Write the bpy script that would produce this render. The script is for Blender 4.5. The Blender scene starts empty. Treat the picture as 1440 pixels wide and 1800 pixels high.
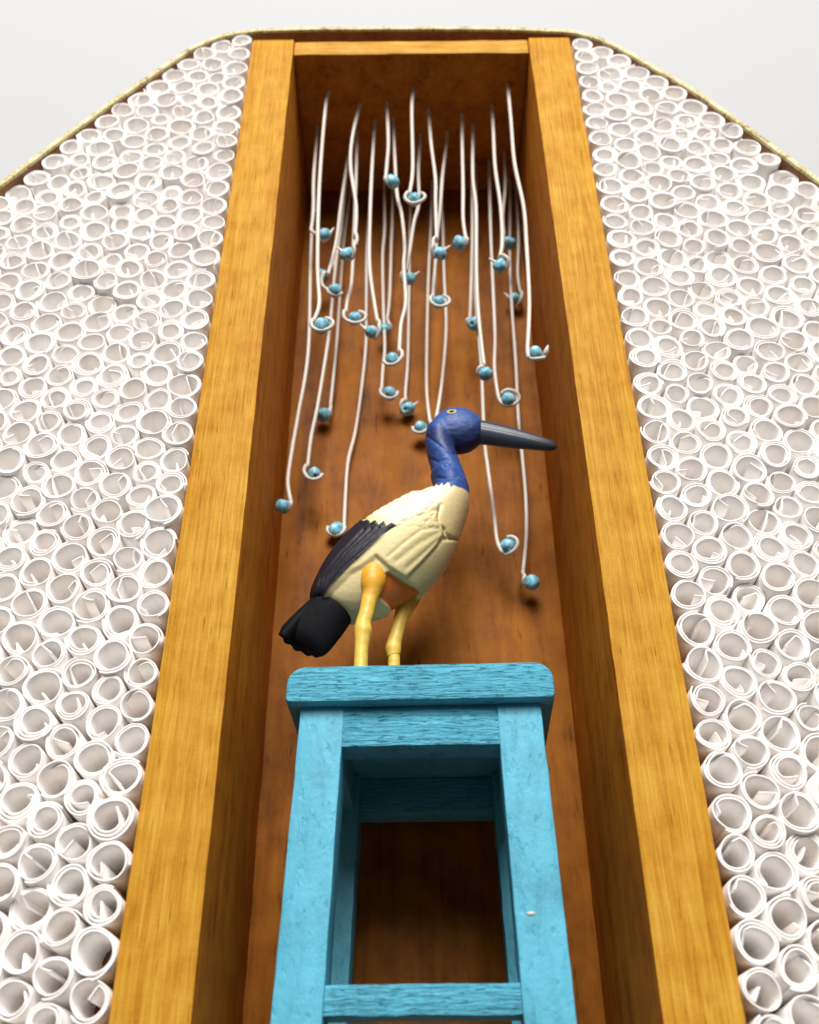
import bpy, bmesh, math, random
import numpy as np
from mathutils import Vector, Matrix

# ------------------------------------------------------------------ camera
# One unit of the plan (W) is the inner width of the niche, 60 mm.
W = 0.060
CD = 2.35 * W                      # camera to the front plane of the box (y = 0)
PITCH = math.atan(1750 / 2530.0)
ROLL = math.atan(24 / 2530.0)
FPX = 1750.0                       # focal length in pixels of a 1440 px wide picture
CAM = Vector((-0.026 * W, -CD, 0.0))
_R = Vector((1, 0, 0)); _F = Vector((0, math.cos(PITCH), math.sin(PITCH))); _U = Vector((0, -math.sin(PITCH), math.cos(PITCH)))
CR = _R * math.cos(ROLL) - _U * math.sin(ROLL)
CU = _U * math.cos(ROLL) + _R * math.sin(ROLL)
scene = bpy.context.scene
cd = bpy.data.cameras.new('camera'); cam = bpy.data.objects.new('camera', cd)
scene.collection.objects.link(cam)
m = Matrix((CR, CU, -_F)).transposed().to_4x4(); m.translation = CAM
cam.matrix_world = m
cd.sensor_fit = 'HORIZONTAL'; cd.sensor_width = 36; cd.lens = 36 * FPX / 1440
cd.clip_start = 0.005; cd.clip_end = 50
cd.dof.use_dof = True; cd.dof.focus_distance = 0.172; cd.dof.aperture_fstop = 34
scene.camera = cam
scene.render.resolution_x = 819; scene.render.resolution_y = 1024

# ------------------------------------------------------------------ light
world = bpy.data.worlds.new("World"); scene.world = world; world.use_nodes = True
bg = world.node_tree.nodes['Background']; bg.inputs[0].default_value = (1, 0.97, 0.94, 1); bg.inputs[1].default_value = 0.10

def area(name, loc, target, size, power, col):
    l = bpy.data.lights.new(name, 'AREA'); l.shape = 'DISK'; l.size = size; l.energy = power; l.color = col
    o = bpy.data.objects.new(name, l); scene.collection.objects.link(o); o.location = loc
    o.rotation_euler = (Vector(target) - Vector(loc)).to_track_quat('-Z', 'Y').to_euler()
area('key_lamp', (-0.05, -0.55, 0.62), (0, 0.02, 0.14), 0.28, 3.7, (1, 0.97, 0.93))
area('room_lamp', (0.1, -1.55, 1.15), (0, 0, 0.2), 1.2, 43, (1, 0.98, 0.96))

scene.view_settings.view_transform = 'Standard'; scene.view_settings.look = 'None'
scene.view_settings.exposure = 0.06; scene.view_settings.gamma = 1
scene.cycles.max_bounces = 12; scene.cycles.diffuse_bounces = 10

# ------------------------------------------------------------------ helpers
def at(px, py, Y):                 # point of the plane y = Y seen at a pixel of the photograph
    d = CR * ((px - 720) / FPX) + CU * ((900 - py) / FPX) + _F
    return CAM + d * ((Y - CAM.y) / d.y)
def at_z(px, py, z):
    d = CR * ((px - 720) / FPX) + CU * ((900 - py) / FPX) + _F
    return CAM + d * ((z - CAM.z) / d.z)

def link(name, me, mat, parent=None):
    if mat is not None:
        me.materials.clear(); me.materials.append(mat)
    o = bpy.data.objects.new(name, me); scene.collection.objects.link(o)
    if parent is not None: o.parent = parent
    return o
def mesh_of(name, vs, fs, smooth=True):
    me = bpy.data.meshes.new(name); me.from_pydata([tuple(v) for v in vs], [], fs)
    bm = bmesh.new(); bm.from_mesh(me); bmesh.ops.recalc_face_normals(bm, faces=bm.faces); bm.to_mesh(me); bm.free()
    if smooth: me.polygons.foreach_set('use_smooth', [True] * len(me.polygons))
    me.update(); return me
def empty(name, label, cat, loc=(0, 0, 0), group=None):
    o = bpy.data.objects.new(name, None); scene.collection.objects.link(o); o.location = loc
    o.empty_display_size = 0.01
    o['label'] = label; o['category'] = cat
    if group: o['group'] = group
    return o
def block(name, lo, hi, bev=0.0006, seg=2, cuts=0, axis=2, wob=0.0, seed=0):
    """bevelled box; optional subdivision along one axis with a slightly wavy surface"""
    bm = bmesh.new(); bmesh.ops.create_cube(bm, size=1)
    lo = Vector(lo); hi = Vector(hi)
    for v in bm.verts: v.co = Vector([lo[i] + (v.co[i] + .5) * (hi[i] - lo[i]) for i in range(3)])
    if bev: bmesh.ops.bevel(bm, geom=bm.edges[:], offset=bev, segments=seg, profile=.6, affect='EDGES')
    if cuts:
        for k in range(1, cuts):
            p = Vector((0, 0, 0)); p[axis] = lo[axis] + (hi[axis] - lo[axis]) * k / cuts
            n = Vector((0, 0, 0)); n[axis] = 1
            bmesh.ops.bisect_plane(bm, geom=bm.verts[:] + bm.edges[:] + bm.faces[:], plane_co=p, plane_no=n)
        from mathutils import noise
        if wob:
            for v in bm.verts:
                q = v.co * 260 + Vector((seed * 7.3, 0, 0)); n1 = noise.noise_vector(q)
                q2 = v.co * 900 + Vector((seed * 3.3, 5, 0)); n1 = n1 + noise.noise_vector(q2) * .5
                n1[axis] *= .3; v.co += n1 * wob
    me = bpy.data.meshes.new(name); bm.to_mesh(me); bm.free()
    me.polygons.foreach_set('use_smooth', [True] * len(me.polygons))
    me.set_sharp_from_angle(angle=math.radians(38))
    return me

# ------------------------------------------------------------------ materials
def N(nt, t, **kw):
    n = nt.nodes.new(t)
    for k, v in kw.items():
        if k.startswith('i_'): n.inputs[k[2:].replace('_', ' ')].default_value = v
        else: setattr(n, k, v)
    return n
def mat(name, col=(.8, .8, .8), rough=.6, spec=.5):
    mt = bpy.data.materials.new(name); mt.use_nodes = True; nt = mt.node_tree
    b = nt.nodes['Principled BSDF']; b.inputs['Base Color'].default_value = (*col, 1); b.inputs['Roughness'].default_value = rough
    b.inputs['Specular IOR Level'].default_value = spec
    return mt, nt, b
def ramp(nt, stops):
    r = nt.nodes.new('ShaderNodeValToRGB'); e = r.color_ramp.elements
    while len(e) < len(stops): e.new(.5)
    for i, (p, c) in enumerate(stops): e[i].position = p; e[i].color = (*c, 1) if len(c) == 3 else c
    return r
def wood(name, light, mid, dark, scale=(900, 900, 50), rough=.55, blot=1.0, bump=.25, streak=.6):
    mt, nt, b = mat(name, mid, rough, .10); L = nt.links.new
    tc = N(nt, 'ShaderNodeTexCoord'); mp = N(nt, 'ShaderNodeMapping'); mp.inputs['Scale'].default_value = scale
    L(tc.outputs['Object'], mp.inputs['Vector'])
    g = N(nt, 'ShaderNodeTexNoise', i_Scale=1.0, i_Detail=7.0, i_Roughness=.62, i_Distortion=.6); L(mp.outputs[0], g.inputs['Vector'])
    mp2 = N(nt, 'ShaderNodeMapping'); mp2.inputs['Scale'].default_value = tuple(s * .22 for s in scale)
    L(tc.outputs['Object'], mp2.inputs['Vector'])
    g2 = N(nt, 'ShaderNodeTexNoise', i_Scale=1.0, i_Detail=4.0, i_Roughness=.55, i_Distortion=1.2); L(mp2.outputs[0], g2.inputs['Vector'])
    bl = N(nt, 'ShaderNodeTexNoise', i_Scale=170.0, i_Detail=5.0, i_Roughness=.6); L(tc.outputs['Object'], bl.inputs['Vector'])
    def math_(op, a, bb):
        n = N(nt, 'ShaderNodeMath', operation=op)
        for i, x in enumerate((a, bb)):
            if isinstance(x, (int, float)): n.inputs[i].default_value = x
            else: L(x, n.inputs[i])
        return n.outputs[0]
    s = math_('ADD', math_('MULTIPLY', g.outputs[0], streak), math_('MULTIPLY', g2.outputs[0], .55))
    s = math_('ADD', s, math_('MULTIPLY', bl.outputs[0], .45 * blot))
    tot = .5 * (streak + .55 + .45 * blot)
    s = math_('MULTIPLY', s, .5 / tot)
    r = ramp(nt, [(.34, dark), (.47, mid), (.62, light)]); L(s, r.inputs[0])
    fc = N(nt, 'ShaderNodeTexNoise', i_Scale=2100.0, i_Detail=3.0, i_Roughness=.7); L(tc.outputs['Object'], fc.inputs['Vector'])
    s = math_('ADD', s, math_('MULTIPLY', math_('SUBTRACT', fc.outputs[0], .5), .22))
    # thin dark pores along the grain
    mp3 = N(nt, 'ShaderNodeMapping'); mp3.inputs['Scale'].default_value = tuple(s_ * 1.6 for s_ in scale[:2]) + (scale[2] * 2.2,)
    L(tc.outputs['Object'], mp3.inputs['Vector'])
    po = N(nt, 'ShaderNodeTexNoise', i_Scale=1.0, i_Detail=2.0); L(mp3.outputs[0], po.inputs['Vector'])
    pr = ramp(nt, [(.66, (0, 0, 0)), (.74, (1, 1, 1))]); L(po.outputs[0], pr.inputs[0])
    mx = N(nt, 'ShaderNodeMix', data_type='RGBA'); L(math_('MULTIPLY', pr.outputs[0], .55), mx.inputs[0])
    L(r.outputs[0], mx.inputs[6]); mx.inputs[7].default_value = (*[c * .45 for c in dark], 1)
    L(mx.outputs[2], b.inputs['Base Color'])
    fine = N(nt, 'ShaderNodeTexNoise', i_Scale=1600.0, i_Detail=4.0, i_Roughness=.7); L(tc.outputs['Object'], fine.inputs['Vector'])
    bp = N(nt, 'ShaderNodeBump', i_Strength=bump, i_Distance=.0002)
    L(math_('SUBTRACT', math_('ADD', g.outputs[0], math_('MULTIPLY', fine.outputs[0], .7)), math_('MULTIPLY', pr.outputs[0], .8)), bp.inputs['Height'])
    L(bp.outputs[0], b.inputs['Normal'])
    rr = N(nt, 'ShaderNodeMapRange', i_To_Min=rough - .12, i_To_Max=rough + .15); L(g2.outputs[0], rr.inputs[0]); L(rr.outputs[0], b.inputs['Roughness'])
    return mt
M = {}
M['pine'] = wood('amber_stained_pine', (.61, .345, .045), (.475, .215, .015), (.31, .098, .005), scale=(2300, 2300, 80), blot=1.3, bump=.6, streak=.9)
M['pine_top'] = wood('amber_stained_pine_crosswise', (.62, .37, .075), (.49, .235, .027), (.29, .10, .008), scale=(120, 2300, 2300), blot=1.3, bump=.6, streak=.9)
M['inner'] = wood('amber_pine_painted_shade', (.58, .22, .022), (.43, .145, .013), (.22, .060, .006), blot=1.4)  # frame pine, darkened and reddened to paint in the niche's shade
M['back'] = wood('reddish_brown_plywood', (.33, .112, .007), (.225, .070, .004), (.115, .030, .002), scale=(420, 420, 60), blot=1.5, bump=.15)
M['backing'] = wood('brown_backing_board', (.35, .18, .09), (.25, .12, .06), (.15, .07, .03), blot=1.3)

# thin bent plywood rim, pale and ticked across its edge
mt, nt, b = mat('pale_bent_plywood', (.5, .42, .2), .6, .4); L = nt.links.new
tc = N(nt, 'ShaderNodeTexCoord'); mp = N(nt, 'ShaderNodeMapping'); mp.inputs['Scale'].default_value = (1500, 250, 1500)
L(tc.outputs['Object'], mp.inputs[0])
n1 = N(nt, 'ShaderNodeTexNoise', i_Scale=1.0, i_Detail=4.0, i_Distortion=.5); L(mp.outputs[0], n1.inputs['Vector'])
n2 = N(nt, 'ShaderNodeTexNoise', i_Scale=260.0, i_Detail=4.0); L(tc.outputs['Object'], n2.inputs['Vector'])
ad = N(nt, 'ShaderNodeMath', operation='ADD'); L(n1.outputs[0], ad.inputs[0]); L(n2.outputs[0], ad.inputs[1])
r = ramp(nt, [(.36, (.18, .125, .035)), (.47, (.52, .43, .19)), (.62, (.74, .68, .42))])
hl = N(nt, 'ShaderNodeMath', operation='MULTIPLY'); L(ad.outputs[0], hl.inputs[0]); hl.inputs[1].default_value = .5
L(hl.outputs[0], r.inputs[0]); L(r.outputs[0], b.inputs['Base Color'])
bp = N(nt, 'ShaderNodeBump', i_Strength=.3, i_Distance=.0002); L(n1.outputs[0], bp.inputs['Height']); L(bp.outputs[0], b.inputs['Normal'])
M['rim'] = mt

mt, nt, b = mat('white_paper', (.88, .86, .85), .75, .25); L = nt.links.new
tc = N(nt, 'ShaderNodeTexCoord'); n1 = N(nt, 'ShaderNodeTexNoise', i_Scale=2500.0, i_Detail=3.0); L(tc.outputs['Object'], n1.inputs['Vector'])
oi = N(nt, 'ShaderNodeObjectInfo')
r = ramp(nt, [(0, (.93, .895, .865)), (1, (.95, .93, .91))]); L(oi.outputs['Random'], r.inputs[0]); L(r.outputs[0], b.inputs['Base Color'])
bp = N(nt, 'ShaderNodeBump', i_Strength=.12, i_Distance=.0001); L(n1.outputs[0], bp.inputs['Height']); L(bp.outputs[0], b.inputs['Normal'])
tl = N(nt, 'ShaderNodeBsdfTranslucent'); tl.inputs[0].default_value = (.9, .84, .8, 1); ms = N(nt, 'ShaderNodeMixShader'); ms.inputs[0].default_value = .06
L(b.outputs[0], ms.inputs[1]); L(tl.outputs[0], ms.inputs[2]); L(ms.outputs[0], nt.nodes['Material Output'].inputs[0])
M['paper'] = mt

def paint(name, col, strength, scale, fine=1.0, speck=.55):
    mt, nt, b = mat(name, col, .5, .35); L = nt.links.new
    tc = N(nt, 'ShaderNodeTexCoord'); mp = N(nt, 'ShaderNodeMapping'); mp.inputs['Scale'].default_value = scale
    L(tc.outputs['Object'], mp.inputs[0])
    n1 = N(nt, 'ShaderNodeTexNoise', i_Scale=1.0, i_Detail=6.0, i_Roughness=.6, i_Distortion=.8); L(mp.outputs[0], n1.inputs['Vector'])
    mp2 = N(nt, 'ShaderNodeMapping'); mp2.inputs['Scale'].default_value = tuple(s * 2.4 for s in scale); L(tc.outputs['Object'], mp2.inputs[0])
    n3 = N(nt, 'ShaderNodeTexNoise', i_Scale=1.0, i_Detail=3.0); L(mp2.outputs[0], n3.inputs['Vector'])
    pr = ramp(nt, [(.30, (0, 0, 0)), (.40, (1, 1, 1))]); L(n3.outputs[0], pr.inputs[0])
    n2 = N(nt, 'ShaderNodeTexNoise', i_Scale=900.0, i_Detail=5.0, i_Roughness=.65); L(tc.outputs['Object'], n2.inputs['Vector'])
    n4 = N(nt, 'ShaderNodeTexNoise', i_Scale=120.0, i_Detail=3.0); L(tc.outputs['Object'], n4.inputs['Vector'])
    c = ramp(nt, [(.3, tuple(x * .72 for x in col)), (.5, col), (.72, tuple(min(1, x * 1.18 + .015) for x in col))])
    av = N(nt, 'ShaderNodeMath', operation='MULTIPLY_ADD'); L(n1.outputs[0], av.inputs[0]); av.inputs[1].default_value = .45
    a2 = N(nt, 'ShaderNodeMath', operation='MULTIPLY'); L(n4.outputs[0], a2.inputs[0]); a2.inputs[1].default_value = .55; L(a2.outputs[0], av.inputs[2])
    L(av.outputs[0], c.inputs[0])
    mx = N(nt, 'ShaderNodeMix', data_type='RGBA'); inv = N(nt, 'ShaderNodeMath', operation='MULTIPLY_ADD'); L(pr.outputs[0], inv.inputs[0]); inv.inputs[1].default_value = -speck; inv.inputs[2].default_value = speck
    L(inv.outputs[0], mx.inputs[0]); L(c.outputs[0], mx.inputs[6]); mx.inputs[7].default_value = (col[0] * .18, col[1] * .32, col[2] * .42, 1)
    L(mx.outputs[2], b.inputs['Base Color'])
    h = N(nt, 'ShaderNodeMath', operation='MULTIPLY_ADD'); L(n2.outputs[0], h.inputs[0]); h.inputs[1].default_value = .35 * fine; L(n1.outputs[0], h.inputs[2])
    h2 = N(nt, 'ShaderNodeMath', operation='MULTIPLY_ADD'); L(pr.outputs[0], h2.inputs[0]); h2.inputs[1].default_value = .5; L(h.outputs[0], h2.inputs[2])
    bp = N(nt, 'ShaderNodeBump', i_Strength=strength, i_Distance=.0006); L(h2.outputs[0], bp.inputs['Height']); L(bp.outputs[0], b.inputs['Normal'])
    return mt
BLUE = (.080, .39, .53)
M['blue_grain'] = paint('sky_blue_paint_over_coarse_grain', BLUE, 1.0, (190, 190, 1700), 1.0, .2)
M['blue_smooth'] = paint('sky_blue_paint_brushed_smooth', BLUE, .35, (500, 500, 170), 1.4, .08)

mt, nt, b = mat('white_plaster', (.455, .460, .468), .9, .1); M['wall'] = mt
mt, nt, b = mat('white_waxed_cord', (.80, .74, .66), .45, .5); L = nt.links.new
tc = N(nt, 'ShaderNodeTexCoord'); n1 = N(nt, 'ShaderNodeTexNoise', i_Scale=1800.0, i_Detail=3.0); L(tc.outputs['Object'], n1.inputs['Vector'])
r = ramp(nt, [(.3, (.76, .69, .60)), (.6, (.83, .78, .71))]); L(n1.outputs[0], r.inputs[0]); L(r.outputs[0], b.inputs['Base Color'])
b.inputs['Transmission Weight'].default_value = .30
M['cord'] = mt
mt, nt, b = mat('teal_glass_bead', (.09, .33, .43), .42, .4); L = nt.links.new
tc = N(nt, 'ShaderNodeTexCoord'); n1 = N(nt, 'ShaderNodeTexNoise', i_Scale=900.0, i_Detail=4.0); L(tc.outputs['Object'], n1.inputs['Vector'])
r = ramp(nt, [(.3, (.07, .28, .37)), (.48, (.17, .45, .57)), (.66, (.45, .70, .78))]); L(n1.outputs[0], r.inputs[0]); L(r.outputs[0], b.inputs['Base Color'])
bp = N(nt, 'ShaderNodeBump', i_Strength=.3, i_Distance=.0003); L(n1.outputs[0], bp.inputs['Height']); L(bp.outputs[0], b.inputs['Normal'])
M['bead'] = mt

# ------------------------------------------------------------------ wall behind
wy = 0.80 * W
me = mesh_of('wall', [(-2, wy, -1.6), (2, wy, -1.6), (2, wy, 2.2), (-2, wy, 2.2)], [(0, 1, 2, 3)], False)
wall = link('wall', me, M['wall']); wall['kind'] = 'structure'

# ------------------------------------------------------------------ the box
ZB = -0.75 * W                       # bottom of the niche
ZT = at(725, 90, 0).z                # underside of the top board
ZTT = at(725, 67, 0).z               # its upper face, under the rim
XI, XO = .5 * W, .678 * W
DEP = .706 * W
box = empty('shadow_box', 'amber wooden box with a tall open niche and a bent plywood rim', 'shadow box', (0, 0, ZB))
def boxpart(name, me, mt):
    o = link(name, me, mt, box); o.matrix_parent_inverse = Matrix.Translation((0, 0, -ZB)); return o
boxpart('side_board', block('side_board', (-XO, 0, ZB - .1 * W), (-XI, DEP, ZTT), .0005, 2, 60, 2, .00011, 1), M['pine'])
boxpart('side_board', block('side_board', (XI, 0, ZB - .1 * W), (XO, DEP, ZTT), .0005, 2, 60, 2, .00011, 2), M['pine'])
boxpart('top_board', block('top_board', (-XI + .00012, .0006, ZT), (XI - .00012, DEP, ZTT - .0002), .0004, 2, 16, 0, .00015, 3), M['pine_top'])
boxpart('bottom_board', block('bottom_board', (-XI + .00012, .0006, ZB - .1 * W), (XI - .00012, DEP, ZB), .0004, 2, 0), M['pine_top'])
boxpart('back_panel', block('back_panel', (-XO, DEP + .0001, ZB - .1 * W), (XO, DEP + .0021, ZTT), .0002, 1), M['back'])

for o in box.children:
    if o.name.startswith(('side_board', 'top_board', 'bottom_board')):        # niche faces get a darker, redder pine: interior shade put into the colour
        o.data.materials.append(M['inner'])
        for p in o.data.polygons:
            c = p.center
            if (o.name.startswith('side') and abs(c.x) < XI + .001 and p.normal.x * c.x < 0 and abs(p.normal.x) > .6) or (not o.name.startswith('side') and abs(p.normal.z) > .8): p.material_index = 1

# outline of the rim, outer edge, in the plane y = -.036 W
RY = -.016 * W
rim_px = [(0, 317), (94, 247), (187, 180), (262, 129), (319, 90), (356, 69), (397, 56), (450, 49), (540, 46), (720, 45), (880, 45.5),
          (1012, 51), (1055, 63), (1098, 82.5), (1152, 114), (1211, 147), (1269, 186), (1347, 242), (1440, 310)]
rp = [at(x, y, RY) for x, y in rim_px]
rp = [(p.x, p.z) for p in rp]
(l0, l1), (r1, r0) = (rp[0], rp[1]), (rp[-2], rp[-1])
XS = 1.72 * W
def ext(a, b_, X): t = (X - a[0]) / (b_[0] - a[0]); return (X, a[1] + t * (b_[1] - a[1]))
lt = ext(l1, l0, -XS); rt = ext(r1, r0, XS)
ZR = ZB - .13 * W
outline = [(-XS, ZR), (-XS, lt[1])] + rp + [(XS, rt[1]), (XS, ZR)]
def resample(poly, step):
    out = []
    for i in range(len(poly)):
        a = Vector(poly[i]); c = Vector(poly[(i + 1) % len(poly)]); n = max(1, int((c - a).length / step))
        out += [a + (c - a) * k / n for k in range(n)]
    return out
def smooth_closed(pts, it):
    for _ in range(it): pts = [(pts[i - 1] + pts[i] * 2 + pts[(i + 1) % len(pts)]) / 4 for i in range(len(pts))]
    return pts
ol = smooth_closed(resample(outline, .0012), 6)
def inset(pts, d):
    out = []
    for i in range(len(pts)):
        t = (pts[(i + 1) % len(pts)] - pts[i - 1]).normalized(); out.append(pts[i] + Vector((t.y, -t.x)) * d)
    return out
RT = .029 * W
il = inset(ol, RT); n = len(ol)
rows = [(ol, RY + .0005), (inset(ol, .0003), RY), (inset(ol, RT - .0003), RY), (il, RY + .0005), (il, DEP + .003), (ol, DEP + .003)]
vs, fs = [], []
rnd = random.Random(3)
jit = [rnd.uniform(-1, 1) * .00004 for _ in range(n)]
for ri, (pl, y) in enumerate(rows):
    vs += [(p.x, y + (jit[i] if ri < 4 else 0), p.y) for i, p in enumerate(pl)]
for rI in range(6):
    for i in range(n):
        j = (i + 1) % n; a = rI * n; c = ((rI + 1) % 6) * n
        fs.append((a + i, a + j, c + j, c + i))
me = mesh_of('rim', vs, fs); me.set_sharp_from_angle(angle=math.radians(50))
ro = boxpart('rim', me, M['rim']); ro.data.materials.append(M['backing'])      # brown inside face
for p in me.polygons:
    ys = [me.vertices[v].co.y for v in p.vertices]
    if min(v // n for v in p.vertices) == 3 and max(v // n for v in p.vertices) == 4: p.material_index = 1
# tray floor behind the paper rolls, one sheet per side
BY = .215 * W
il2 = inset(ol, RT + .00005)
for s in (-1, 1):
    pts = [p for p in il2 if p.x * s > XO + .0001]
    pts.sort(key=lambda p: 0)
    if s < 0: seq = pts
    else: seq = pts
    zt = max(p.y for p in pts); zb = min(p.y for p in pts)
    # close the polygon along the side board
    k = next(i for i in range(n) if il2[i].x * s > XO + .0001 and il2[i - 1].x * s <= XO + .0001)
    seq = []
    i = k
    while il2[i % n].x * s > XO + .0001: seq.append(il2[i % n]); i += 1
    a, c = seq[0], seq[-1]
    seq = [Vector((s * (XO + .0001), a.y))] + seq + [Vector((s * (XO + .0001), c.y))]
    nn = len(seq)
    vs = [(p.x, BY, p.y) for p in seq] + [(p.x, BY + .001, p.y) for p in seq]
    fs = [tuple(range(nn)), tuple(range(2 * nn - 1, nn - 1, -1))] + [(i, (i + 1) % nn, nn + (i + 1) % nn, nn + i) for i in range(nn)]
    boxpart('tray_floor', mesh_of('tray_floor', vs, fs, False), M['backing'])

# ------------------------------------------------------------------ paper rolls
def roll_mesh(seed):
    """a strip of paper rolled up once and a half to twice, its inner end folded in; unit radius, 1 deep"""
    rg = random.Random(seed)
    turns = rg.choice([1.5, 1.7, 1.9, 2.1, 2.3, 2.5]); pitch = rg.uniform(.112, .155)
    per = 34; n = int(turns * per); e = rg.uniform(.02, .09); ea = rg.uniform(0, 6.28)
    pts = []
    tail = rg.random()
    for i in range(n + 1):
        t = i / per; a = 2 * math.pi * t
        r = .955 - pitch * t * (1 + .25 * math.sin(a + ea)) + e * .5 * math.cos(2 * (a - ea))
        r -= .03 * math.sin(3 * a + ea * 2) * rg.uniform(.6, 1)
        if tail > .55 and t < .12: r += (.12 - t) * 1.5 * (tail - .4)
        pts.append(Vector((r * math.cos(a), r * math.sin(a))))
    # folded flap
    d = (pts[-1] - pts[-2]).normalized(); kind = rg.random(); nf = 3
    L_ = rg.uniform(.35, .85)
    turn = rg.uniform(.7, 1.9) if kind < .75 else rg.uniform(.3, .6)
    ang = math.atan2(d.y, d.x)
    first = rg.uniform(.1, .28)
    p = pts[-1]; ang += .3; p = p + Vector((math.cos(ang), math.sin(ang))) * first; pts.append(p)
    ang += turn
    nflap = 5
    for k in range(nflap):
        p = p + Vector((math.cos(ang), math.sin(ang))) * L_ / nflap; ang += rg.uniform(-.05, .12)
        if p.length > .82: break
        pts.append(p)
    nfl = len(pts) - n - 1
    th = .102; D = 1.0
    rec = rg.uniform(-.02, .55) if rg.random() < .6 else 0
    sk = rg.uniform(-.06, .06)
    vs, fs = [], []
    m_ = len(pts)
    for i, p in enumerate(pts):
        a = pts[max(0, i - 1)]; c = pts[min(m_ - 1, i + 1)]; t = (c - a).normalized(); nn = Vector((-t.y, t.x))
        fr = 0
        if i > n: fr = rec * ((i - n) / max(1, nfl)) ** 1.3
        fr += sk * i / m_
        h = th / 2
        for (o_, y) in ((h, 4.2), (h, fr + .03), (h * .55, fr), (-h * .55, fr), (-h, fr + .03), (-h, 4.2)):
            q = p + nn * o_; vs.append((q.x, y, q.y))
    for i in range(m_ - 1):
        for k in range(5):
            a = i * 6 + k; fs.append((a, a + 1, a + 7, a + 6))
    for a in (0, (m_ - 1) * 6): fs.append(tuple(a + k for k in range(6)))
    return vs, fs
variants = [roll_mesh(100 + k) for k in range(26)]
vmesh = []
for k, (vs, fs) in enumerate(variants):
    me = mesh_of('paper_roll', vs, fs); me.set_sharp_from_angle(angle=math.radians(46)); me.materials.append(M['paper']); vmesh.append(me)

def project(P):
    d = P - CAM; z = d.dot(_F); return 720 + FPX * d.dot(CR) / z, 900 - FPX * d.dot(CU) / z
inner = np.array([(p.x, p.y) for p in inset(ol, RT)])
def pack(s, seed):
    rg = np.random.default_rng(seed)
    d = .1 * W
    xs = []
    zlo = ZR + .04 * W; ztop = inner[:, 1].max(); row = 0
    cx = XO + d / 2
    col = 0
    while cx < XS:
        z = zlo + (d / 2 if col % 2 else 0) + d / 2
        while z < ztop:
            xs.append((cx, z)); z += d * .965
        cx += d * .85; col += 1
    P = np.array(xs); P[:, 0] *= s
    P += rg.normal(0, d * .10, P.shape)
    nrm = np.roll(inner, -1, 0) - np.roll(inner, 1, 0); nrm /= np.linalg.norm(nrm, axis=1)[:, None]; nin = np.stack([nrm[:, 1], -nrm[:, 0]], 1)
    def wall_gap(P):
        dd = ((P[:, None] - inner[None]) ** 2).sum(2); k = dd.argmin(1); v = P - inner[k]
        return (v * nin[k]).sum(1), nin[k]
    g, _ = wall_gap(P); P = P[g > d * .22]
    R = np.clip(rg.normal(.0512, .0042, len(P)), .041, .060) * W
    for it in range(300):
        df = P[:, None] - P[None]; dist = np.sqrt((df ** 2).sum(2)) + np.eye(len(P))
        ov = np.maximum(0, R[:, None] + R[None] - dist) * (1 - np.eye(len(P)))
        P = P + .30 * (df / dist[..., None] * ov[..., None]).sum(1)
        # slight pull towards the side board
        P[:, 0] -= s * .00001
        lim = XO + R * .97
        P[:, 0] = s * np.maximum(P[:, 0] * s, lim)
        g, nn = wall_gap(P); push = np.maximum(0, R * .88 - g) - (np.where(g < R * 2.1, np.maximum(0, g - R * .88), 0) * .3 if it > 60 else 0); P = P + nn * push[:, None]
    df = P[:, None] - P[None]; dist = np.sqrt((df ** 2).sum(2)) + np.eye(len(P)) * 9
    # each roll bulges or is squeezed until it touches its nearest neighbours
    gap = np.sort(dist - R[None], axis=1)[:, :3].mean(1)
    g, _ = wall_gap(P)
    R2 = np.minimum(np.clip(gap, R * .88, R * 1.10), np.maximum(g, R * .88)) * 1.085
    return P, R2
rgp = random.Random(12)
for s, lab in ((-1, 'white paper rolls packed upright in the tray to the left of the niche'), (1, 'white paper rolls packed upright in the tray to the right of the niche')):
    P, R = pack(s, 5 + s)
    pan = empty('paper_roll_panel', lab, 'rolled paper panel', (s * 1.1 * W, BY, ZB), 'panels of paper rolls beside the niche')
    order = []
    for i in range(len(P)):
        px, py = project(Vector((P[i, 0], 0, P[i, 1])))
        out = max(0, -px, px - 1440, -py, py - 1800)
        order.append((out, i))
    order.sort()
    sv, sf = [], []
    for q, (out, i) in enumerate(order):
        r_ = R[i]; y0 = -rgp.gauss(.004, .0035) * W
        if rgp.random() < .05: y0 += .016 * W
        k = rgp.randrange(len(vmesh)); ang = rgp.uniform(0, 2 * math.pi)
        tx, tz = rgp.gauss(0, .022), rgp.gauss(0, .022)
        mw = Matrix.Translation((P[i, 0], y0, P[i, 1])) @ Matrix.Rotation(tx, 4, 'X') @ Matrix.Rotation(tz, 4, 'Z') @ Matrix.Rotation(ang, 4, 'Y') @ Matrix.Diagonal((r_, .0495 * W, r_ * rgp.uniform(.95, 1.03), 1))
        if q < 295 and out < 260:
            o = bpy.data.objects.new('paper_roll', vmesh[k]); scene.collection.objects.link(o); o.parent = pan
            o.matrix_parent_inverse = Matrix.Translation(-pan.location); o.matrix_basis = mw
        else:
            b0 = len(sv); vv, ff = variants[k]
            sv += [tuple(mw @ Vector(v)) for v in vv]; sf += [tuple(b0 + x for x in f) for f in ff]
    o = link('paper_rolls', mesh_of('paper_rolls', sv, sf, False), M['paper'], pan); o.matrix_parent_inverse = Matrix.Translation(-pan.location); o['kind'] = 'stuff'
    print('rolls', s, len(P), 'inside', sum(1 for a in order if a[0] == 0))

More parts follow.
